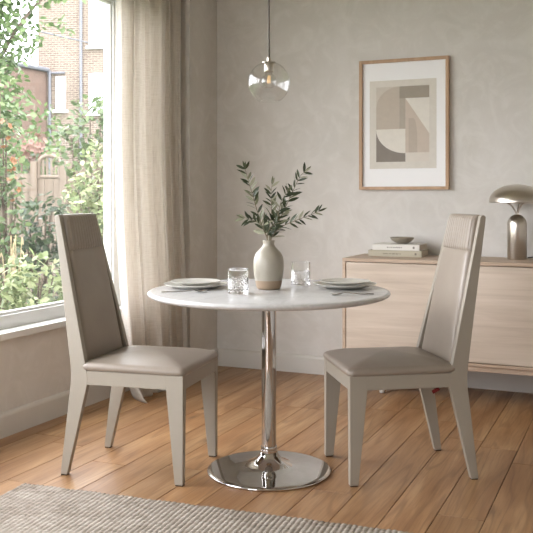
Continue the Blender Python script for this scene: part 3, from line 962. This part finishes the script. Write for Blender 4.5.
# ------------------------------------------------------------------ sideboard
SX0, SX1, SY0, SY1, SZ0, SZ1 = -.164, 1.56, 1.45, 1.88, .186, .784
sb = thing('sideboard', 'long bleached oak sideboard on short legs against the back wall', 'sideboard', (SX0, SY0, 0))
W_, D_ = SX1 - SX0, SY1 - SY0
m = MB(); th = .020
m.bb(0, W_, 0, D_, SZ1 - th, SZ1); m.bb(0, th, 0, D_, SZ0 + .046, SZ1 - th); m.bb(W_ - th, W_, 0, D_, SZ0 + .046, SZ1 - th)
m.bb(0, W_, 0, D_, SZ0 + .030, SZ0 + .046)
m.bb(th, W_ - th, D_ - .012, D_, SZ0 + .046, SZ1 - th)
m.build('carcass', M_SIDEB, sb, bevel=.0025)
half = (W_ - 2 * th) / 3
for k in range(3):
    m = MB(); m.bb(th + k * half + .0025, th + (k + 1) * half - .0025, .004, .026, SZ0 + .049, SZ1 - th - .004)
    m.build('door', M_SIDE, sb, bevel=.002)
m = MB(); m.bb(.012, W_ - .012, .012, D_ - .012, SZ0, SZ0 + .030); m.build('plinth_rail', M_SIDEB, sb, bevel=.002)
for (x, y) in ((.205, .115), (W_ - .205, .115), (.205, D_ - .08), (W_ - .205, D_ - .08)):
    m = MB(); m.lathe([(0, 0), (.014, 0), (.0155, .002), (.020, SZ0), (0, SZ0)], 24, (x, y, 0)); m.build('leg', M_BOOKW, sb, angle=40)

# ------------------------------------------------------------------ books, bowl, table lamp
def book(name, loc, rz, L, D, T, cover, label, marks):
    t = thing(name, label, 'book', loc, rz, 'books stacked on the sideboard')
    m = MB()
    m.bb(0, L, 0, D, 0, .003); m.bb(0, L, 0, D, T - .003, T); m.bb(0, L, 0, .004, .003, T - .003)
    m.build('cover', cover, t, bevel=.0012)
    m = MB(); m.bb(.004, L - .004, .004, D - .004, .003, T - .003); m.build('pages', M_BOOKP, t, smooth=False)
    m = MB()
    rnd = random.Random(len(label))
    x = marks[0]
    while x < marks[1]:
        w = rnd.choice((.003, .004, .0045)); m.bb(x, x + w, -.0004, .0005, T * .40, T * .58); x += w + rnd.choice((.0016, .0016, .005))
    m.build('spine_lettering', M_INK, t, smooth=False)
    m = MB(); m.bb(L - .040, L - .029, -.0004, .0005, T * .32, T * .68); m.build('spine_emblem', M_INK, t, smooth=False)
book('book', (-.068, 1.645, SZ1), math.radians(1), .320, .205, .037, M_BOOKB, 'thick beige book lying on the sideboard, bottom of the stack', (.09, .20))
book('book', (-.046, 1.660, SZ1 + .0372), math.radians(-1), .285, .190, .036, M_BOOKW, 'white hardback book lying on top of the beige book', (.09, .18))
m = MB(); m.lathe([(0, 0), (.030, 0), (.034, .003), (.055, .015), (.068, .028), (.0715, .038), (.069, .0385), (.064, .029), (.05, .017), (.03, .008), (0, .007)], 64)
tag(m.build('bowl', M_BOWL, loc=(.112, 1.748, SZ1 + .0734), angle=60), 'small taupe stoneware bowl sitting on the stacked books', 'bowl')

tl = thing('table_lamp', 'mushroom shaped brushed nickel table lamp standing on the sideboard', 'lamp', (.776, 1.745, SZ1))
dome = [(.054 * math.cos(a), .196 + .058 * math.sin(a)) for a in np.linspace(0, PI / 2 * .97, 16)]
m = MB(); m.lathe([(0, 0), (.053, 0), (.054, .002)] + dome + [(0, .254)], 64); m.build('body', M_NICKEL, tl, angle=50)
m = MB()
rim = .322; R_, Hh = .154, .102
prof = [(R_ * math.cos(a), rim + Hh * (math.sin(a) ** .92)) for a in np.linspace(0, PI / 2, 28)]
prof = [(R_ - .003, rim - .003), (R_, rim - .001)] + prof[:-1] + [(0, rim + Hh)]
inner = [((R_ - .006) * math.cos(a), rim + (Hh - .006) * math.sin(a)) for a in np.linspace(PI / 2, 0, 20)]
inner[0] = (0, rim + Hh - .006)
m.lathe(prof[::-1] + inner[::-1], 96); m.build('shade', M_NICKEL, tl, angle=60)
m = MB()
for k in range(3):
    a = k * 2 * PI / 3 + math.radians(203)
    pts = catmull([(.004 * math.cos(a), .004 * math.sin(a), .250), (.014 * math.cos(a), .014 * math.sin(a), .280), (.036 * math.cos(a), .036 * math.sin(a), .308), (.062 * math.cos(a), .062 * math.sin(a), .328), (.080 * math.cos(a), .080 * math.sin(a), .395)], 6)
    m.tube(pts, .0036, 8)
m.build('shade_arm', M_NICKEL, tl)
m = MB(); m.tube(catmull([(.056, .01, .010), (.09, .015, .012), (.15, .03, .005), (.24, .06, .004), (.36, .10, .004), (.5, .13, .004)], 8), .003, 8); m.build('power_cord', M_BLACKCORD, tl)

# ------------------------------------------------------------------ picture
PX0, PX1, PZ0, PZ1 = -.197, .363, 1.181, 1.986
pf = thing('framed_print', 'oak framed abstract print of beige shapes on a white mat, hanging on the back wall', 'picture', (PX0, YB, PZ0))
PW, PH = PX1 - PX0, PZ1 - PZ0
m = MB(); fw = .019; dp = .034
outer = [(0, 0), (PW, 0), (PW, PH), (0, PH)]; inn = [(fw, fw), (PW - fw, fw), (PW - fw, PH - fw), (fw, PH - fw)]
for k in range(4):
    k2 = (k + 1) % 4
    pts = [outer[k], outer[k2], inn[k2], inn[k]]
    m.prism(pts, -dp, -.001, 'y')
m.build('frame', M_FRAMEH, pf, bevel=.0015)
m = MB(); m.bb(fw - .002, PW - fw + .002, -.014, -.004, fw - .002, PH - fw + .002); m.build('mat_board', M_PAPER, pf, smooth=False)
m = MB()
names = list(M_ART)
def uvp(u, v): return (u * PW, (1 - v) * PH)
def shape(pts, k, d):
    pp = [uvp(*p) for p in pts]; m.prism(pp, -.0142 - d * .00025 - .0002, -.0141, 'y', names.index(k))
def rect(u0, v0, u1, v1, k, d): shape([(u0, v0), (u1, v0), (u1, v1), (u0, v1)], k, d)
rect(.115, .160, .862, .838, 'ground', 0)
rect(.190, .210, .784, .786, 'inner', 1)
asp = PW / PH
arch = [(.190, .535), (.190, .375)] + [(.190 + .264 * (1 - math.cos(a)), .375 - .165 * math.sin(a)) for a in np.linspace(0, PI / 2, 16)][1:] + [(.454, .535)]
shape(arch, 'arch', 2)
rect(.454, .210, .520, .535, 'strip', 2)
rect(.454, .210, .784, .302, 'band', 3)
shape([(.520, .302), (.784, .302), (.784, .575)], 'cream', 3)
shape([(.520, .302), (.784, .575), (.784, .786), (.520, .786)], 'tan', 2)
rect(.520, .717, .784, .786, 'pale', 3)
sm = [(.556, .717), (.556, .455), (.607, .455)] + [(.607 + .045 * math.sin(a), .455 + .16 * (1 - math.cos(a))) for a in np.linspace(0, PI / 2, 10)][1:] + [(.652, .717)]
shape(sm, 'arch_small', 4)
rect(.190, .535, .520, .786, 'dark', 3)
qc = [(.520, .535), (.190, .535)] + [(.520 - .33 * math.cos(a), .535 + .186 * math.sin(a)) for a in np.linspace(0, PI / 2, 24)][1:]
shape(qc, 'cream', 5)
m.build('print', [M_ART[k] for k in names], pf, smooth=False)

# ------------------------------------------------------------------ outside: the garden and the neighbouring house
m = MB(); m.add([(-60, -20, -.3), (-1.6, -20, -.3), (-1.6, 50, -.3), (-60, 50, -.3)], [(0, 1, 2, 3)])
m.add([(-1.6, 2.2, -.3), (20, 2.2, -.3), (20, 50, -.3), (-1.6, 50, -.3)], [(0, 1, 2, 3)])
m.add([(-1.6, -20, -.3), (20, -20, -.3), (20, -4.95, -.3), (-1.6, -4.95, -.3)], [(0, 1, 2, 3)])
gd = m.build('garden_lawn', M_GRASS, smooth=False); struct(gd)

grn = random.Random(99)
def cloud(rnd, n, c, r, ln, shell=0.55, wr=(.42, .6), drop=0.25, tonep=(2, 2)):
    out = []
    for _ in range(n):
        while True:
            v = Vector((rnd.uniform(-1, 1), rnd.uniform(-1, 1), rnd.uniform(-1, 1)))
            if .05 < v.length < 1: break
        k = rnd.random() ** .5; v = v.normalized() * (shell + (1 - shell) * k) * (1 + .12 * math.sin(5 * v.x + 3 * v.z) + rnd.uniform(-.08, .1))
        p = Vector((c[0] + v.x * r[0], c[1] + v.y * r[1], c[2] + v.z * r[2]))
        d = Vector((rnd.gauss(0, 1), rnd.gauss(0, 1), rnd.gauss(-drop, .7))) + v * .6
        nn = (v + Vector((rnd.gauss(0, .5), rnd.gauss(0, .5), .6 + rnd.gauss(0, .4))))
        l = ln * rnd.uniform(.65, 1.25)
        out.append((p, d, nn, l, l * rnd.uniform(*wr), rnd.betavariate(*tonep)))
    return out
def shrub(name, label, cat, loc, blobs, n, ln, mat, group=None, extra=None, gz=-.3, wr=(.42, .6)):
    """blobs: [(offset centre, radii)]; loc on the ground"""
    t = thing(name, label, cat, (loc[0], loc[1], gz), 0, group)
    spec = []; tot = sum(b[1][0] * b[1][2] for b in blobs)
    st = MB()
    for (c, r) in blobs:
        spec += cloud(grn, int(n * r[0] * r[2] / tot), c, r, ln, wr=wr)
        for q in range(3):
            tip = (c[0] + grn.uniform(-.4, .4) * r[0], c[1] + grn.uniform(-.4, .4) * r[1], c[2] + .4 * r[2])
            st.tube(catmull([(grn.uniform(-.04, .04), grn.uniform(-.04, .04), 0), (c[0] * .5, c[1] * .5, c[2] * .45), tip], 4), [.018, .016, .014, .012, .010, .009, .008, .007, .005], 6)
    leaves_mesh(spec, 'foliage', mat, t, fold=.18)
    st.build('stems', M_BARK, t)
    if extra:
        for (c, r, k, l) in extra[1]:
            for (p, d, nn, ln, wd, tone) in cloud(grn, k, c, r, l, shell=.8):
                out = (p - Vector(c)).normalized(); a = out.orthogonal().normalized(); b = out.cross(a)
                leaves_mesh([(p, a * math.cos(q) + b * math.sin(q) + out * .5, out, ln * .62, ln * .5, tone) for q in (0, 1.26, 2.51, 3.77, 5.03)], 'bloom', extra[0], t, fold=.3)
    return t
G_SH = 'garden shrubs outside the window'
shrub('shrub', 'pale variegated shrub low down right outside the window, beside the left chair back', 'shrub', (-2.42, 1.44),
      [((.08, .02, .80), (.22, .2, .24)), ((-.16, -.06, .76), (.22, .2, .24)), ((.0, .0, .45), (.34, .24, .38)), ((.24, .1, .62), (.18, .18, .26))], 1500, .062, M_LEAF_PALE, G_SH)
shrub('shrub', 'dark green leafy plant behind the pale low shrub, in front of the fence', 'shrub', (-3.14, 2.50),
      [((.06, .0, 1.22), (.20, .2, .26)), ((-.12, .0, 1.10), (.18, .2, .3)), ((.0, .0, .6), (.3, .22, .5)), ((.28, .1, 1.0), (.16, .16, .3))], 900, .075, M_LEAF_DARK, G_SH)
shrub('climber', 'tall green climber with orange blooms at the left edge of the window view', 'climbing plant', (-3.02, 1.93),
      [((.0, .0, 1.75), (.13, .14, .42)), ((-.10, -.03, 2.2), (.16, .16, .35)), ((.02, 0, 1.3), (.15, .14, .4)), ((-.04, 0, .7), (.2, .16, .6)), ((-.25, -.1, 1.5), (.2, .2, .8))], 1500, .062, M_LEAF_MID, None,
      (M_FLOWER, [((.03, -.03, 1.72), (.10, .10, .10), 9, .05), ((.05, -.02, 1.50), (.10, .10, .10), 9, .05), ((.0, -.04, 1.95), (.08, .08, .10), 4, .045)]))
shrub('shrub', 'tall bright green shrub in front of the brick house, right side of the window view', 'shrub', (-3.92, 4.28),
      [((.0, .05, 2.18), (.27, .25, .34)), ((-.18, -.06, 1.95), (.18, .2, .3)), ((.26, .12, 2.35), (.25, .25, .3)), ((.38, .18, 1.9), (.3, .25, .45)), ((.1, .05, 1.2), (.35, .25, .6))], 1300, .085, M_LEAF_MID, G_SH)
shrub('shrub', 'cream and green leaved shrub beside the curtain, in front of the fence', 'shrub', (-3.30, 3.45),
      [((.04, .03, 1.62), (.22, .2, .30)), ((-.10, -.04, 1.35), (.18, .18, .3)), ((.2, .08, 1.4), (.22, .2, .4)), ((.05, .02, .75), (.3, .22, .6))], 1300, .07, M_LEAF_PALE, G_SH)
shrub('hedge_bush', 'bright green bush showing above the fence, below the brick wing', 'bush', (-6.35, 6.55),
      [((.05, .0, 2.35), (.26, .25, .42)), ((-.25, -.1, 1.9), (.3, .3, .5)), ((.1, 0, 1.0), (.4, .3, .9))], 1000, .10, M_LEAF_TREE)
shrub('flowering_bush', 'muted pink flowering bush just above the fence top', 'bush', (-5.72, 5.62),
      [((.0, .0, 1.95), (.16, .16, .18)), ((.0, .0, 1.0), (.22, .2, .8))], 300, .08, M_LEAF_DARK, None,
      (M_PINK, [((.0, -.03, 2.08), (.20, .18, .16), 44, .08)]))
# tree: trunk, limbs and three crowns of leaves, with a bough over the view
tr = thing('garden_tree', 'leafy tree overhanging the garden at the upper left of the window view', 'tree', (-4.15, 3.0, -.3))
m = MB()
m.tube(catmull([(0, 0, 0), (.03, .02, 1.2), (-.03, .05, 2.4), (.02, .06, 3.6), (.1, .1, 4.8)], 6), [lerp(.11, .05, i / 24) for i in range(25)], 10)
for pts in ([(.0, .05, 2.6), (.3, .15, 3.1), (.6, .3, 3.45), (.95, .45, 3.72)], [(.0, .05, 2.2), (.15, .1, 2.45), (.25, .15, 2.6)], [(0, .05, 2.9), (-.5, -.1, 3.6), (-.9, -.2, 3.9)]):
    path = catmull(pts, 6); m.tube(path, [lerp(.022, .003, i / (len(path) - 1)) for i in range(len(path))], 7)
m.build('trunk', M_BARK, tr)
spec = []
for (c, r, k) in (((.05, .05, 3.15), (.40, .36, .60), 1150), ((.55, .25, 3.5), (.42, .32, .26), 300), ((.1, .05, 2.4), (.26, .26, .45), 560), ((-.1, .0, 3.95), (.7, .6, .4), 800),
                  ((.95, .45, 3.75), (.40, .35, .22), 160), ((.02, .0, 1.8), (.22, .24, .35), 260), ((.62, .28, 3.02), (.13, .12, .09), 26), ((.36, .16, 2.86), (.16, .14, .14), 50), ((-.6, -.1, 3.0), (.5, .5, .9), 400)):
    spec += cloud(grn, k, c, r, .068, shell=.25, wr=(.5, .7))
leaves_mesh(spec, 'foliage', M_LEAF_TREE, tr, fold=.15)

# dry stalks
gt = thing('grass_tuft', 'tuft of pale dry grass stalks at the lower left of the window view', 'grass', (-2.78, 1.68, -.3))
m = MB()
for k in range(9):
    bx, by = grn.uniform(-.08, .08), grn.uniform(-.06, .06); h = grn.uniform(1.0, 1.14); lx = grn.uniform(-.08, .08)
    m.tube(catmull([(bx, by, 0), (bx + lx * .3, by, h * .6), (bx + lx, by, h), (bx + lx * 1.5, by, h - .03)], 4), [.003] * 9 + [.005, .006, .005, .002], 6)
m.build('stalks', M_STRAW, gt)

# fence along the end of the garden
ang = math.radians(23.5 - 6)
fn = thing('garden_fence', 'weathered board fence with an arched trellis section at the end of the garden', 'fence', (-4.78, 5.0, -.3), ang)
for (x0, x1, hgt, arched) in ((-2.6, -.38, 1.72, False), (-.34, -.02, 1.66, True), (.02, 1.9, 1.84, False), (1.96, 3.8, 1.84, False)):
    m = MB(); x = x0
    while x < x1 - .02:
        w = min(.105, x1 - x); m.bb(x + .002, x + w - .002, -.010, .010, 0, hgt + grn.uniform(-.006, .006)); x += .105
    m.bb(x0, x1, .010, .045, .35, .43); m.bb(x0, x1, .010, .045, hgt - .22, hgt - .14); m.bb(x0, x1, -.035, -.010, .93, 1.0)
    m.build('board_panel', M_FENCE, fn, smooth=False)
    if arched:
        m = MB(); cxm = (x0 + x1) / 2; rw = (x1 - x0) / 2 - .03
        arc = [(cxm - rw, 0, hgt)] + [(cxm - rw * math.cos(a) if True else 0, 0, hgt + .12 + .15 * math.sin(a) ** .6) for a in np.linspace(.02, PI - .02, 14)] + [(cxm + rw, 0, hgt)]
        m.tube(arc, .026, 8)
        for k in range(1, 5):
            xx = lerp(cxm - rw, cxm + rw, k / 5); m.bb(xx - .012, xx + .012, -.008, .008, hgt, hgt + .12 + .14 * math.sin(PI * k / 5) ** .6)
        m.tube([(cxm - rw, 0, hgt + .02), (cxm + rw, 0, hgt + .02)], .022, 8)
        m.build('trellis_arch', M_FENCE, fn)
for x in (-2.63, -.36, .0, 1.93, 3.83):
    m = MB(); m.bb(x - .04, x + .04, -.04, .04, 0, 1.86); m.build('post', M_FENCE, fn, bevel=.006)

# neighbouring brick house
bh = thing('brick_house', 'pale stock brick house with white sash windows beyond the garden', 'house', (-22.1, 27.97, -.3), math.radians(15.5))
m = MB(); m.bb(-1.15, 9.0, 0, 6, 0, 11.5); m.build('main_wall', M_BRICK, bh, smooth=False)
m = MB(); m.prism([(-.70, .02), (-1.72, -2.9), (-3.3, -1.0), (-2.2, 2.0)], 0, 7.1, 'z'); w = m.build('side_wing', M_BRICKRED, bh, smooth=False); w['label'] = 'darker red brick wing'
m = MB(); m.tube([(-.62, -.1, 7.14), (-1.72, -3.02, 7.14)], .10, 8); m.tube([(-.66, -.09, 7.0), (.15, -.09, 7.0)], .05, 8); m.build('gutter', M_PIPE, bh)
for (x, z0, z1) in ((-.55, 0, 7.1), (.90, 0, 11.4)):
    m = MB(); m.tube([(x, -.1, z0), (x, -.1, z1)], .065, 10); m.build('downpipe', M_PIPE, bh)
def sash(x0, x1, z0, z1):
    m = MB(); f = .09
    m.bb(x0, x1, -.06, .02, z0, z0 + f); m.bb(x0, x1, -.06, .02, z1 - f, z1); m.bb(x0, x0 + f, -.06, .02, z0, z1); m.bb(x1 - f, x1, -.06, .02, z0, z1)
    m.bb(x0, x1, -.06, .02, (z0 + z1) / 2 - .04, (z0 + z1) / 2 + .04); m.bb((x0 + x1) / 2 - .02, (x0 + x1) / 2 + .02, -.05, .02, z0, z1)
    m.bb(x0 - .1, x1 + .1, -.16, .02, z0 - .12, z0)
    w = m.build('sash_window', M_WHITE, bh, smooth=False)
    m = MB(); m.bb(x0 + f, x1 - f, -.02, .01, z0 + f, z1 - f); m.build('pane', M_DARKPANE, w, smooth=False)
sash(-.28, .16, 5.35, 6.85)
sash(1.25, 2.35, 8.15, 10.2)
sash(1.25, 2.35, 5.2, 6.95)
sash(3.6, 4.7, 8.15, 10.2); sash(3.6, 4.7, 5.2, 6.95)

# overhead cable
m = MB(); m.tube(catmull([(-6.2, 3.6, 3.35), (-5.2, 4.6, 3.12), (-4.1, 5.6, 2.86), (-2.9, 6.7, 2.55)], 8), .009, 6)
tag(m.build('overhead_cable', M_PIPE), 'thin grey cable strung across the garden high up in the window view', 'cable')

# ------------------------------------------------------------------ light
w = bpy.data.worlds.new('sky'); scn.world = w; w.use_nodes = True
nt = w.node_tree; bg = nt.nodes['Background']
tc = nt.nodes.new('ShaderNodeTexCoord'); sp = nt.nodes.new('ShaderNodeSeparateXYZ'); rp = nt.nodes.new('ShaderNodeValToRGB')
nt.links.new(tc.outputs['Generated'], sp.inputs[0]); nt.links.new(sp.outputs['Z'], rp.inputs['Fac']); nt.links.new(rp.outputs['Color'], bg.inputs['Color'])
rp.color_ramp.elements[0].position = 0.0; rp.color_ramp.elements[0].color = (0.955, 0.965, 1.025, 1)
rp.color_ramp.elements[1].position = 0.8; rp.color_ramp.elements[1].color = (0.955, 0.965, 1.025, 1)
bg.inputs['Strength'].default_value = 6.0

def area(name, loc, rot, sx, sy, energy, col=(1, 1, 1), portal=False):
    l = bpy.data.lights.new(name, 'AREA'); l.shape = 'RECTANGLE'; l.size = sx; l.size_y = sy; l.energy = energy; l.color = col
    if portal: l.cycles.is_portal = True
    o = link(bpy.data.objects.new(name, l)); o.location = loc; o.rotation_euler = rot
    return o
# daylight coming in through the openings
area('window_portal', (XL - .14, (WY0 + WY1) / 2, (WZ0 + WZ1) / 2), (0, -PI / 2, 0), WZ1 - WZ0, WY1 - WY0, 1, portal=True)
area('rear_portal', ((RX0 + RX1) / 2, YF - .18, RZ1 / 2), (PI / 2, 0, 0), RX1 - RX0, RZ1, 1, portal=True)
s = bpy.data.lights.new('sun', 'SUN'); s.energy = 1.8; s.angle = math.radians(3); s.color = (1, .95, .88)
so = link(bpy.data.objects.new('sun', s)); so.rotation_euler = Vector((-.72, .30, -.62)).to_track_quat('-Z', 'Y').to_euler()

# ------------------------------------------------------------------ camera
cam = bpy.data.cameras.new('camera'); cam.sensor_width = 36; cam.sensor_fit = 'HORIZONTAL'
cam.lens = 852 / 533 * 36; cam.shift_y = -(266.5 - 198) / 533
cam.clip_start = .05; cam.clip_end = 300
cam.dof.use_dof = True; cam.dof.focus_distance = 3.6; cam.dof.aperture_fstop = 12.0
co = link(bpy.data.objects.new('camera', cam)); co.location = (1.3984, -3.2412, 1.13); co.rotation_euler = (PI / 2, 0, math.radians(23.5))
scn.camera = co
scn.view_settings.view_transform = 'Standard'; scn.view_settings.look = 'None'
scn.view_settings.exposure = 1.0; scn.view_settings.gamma = 1.0; scn.view_settings.use_curve_mapping = False
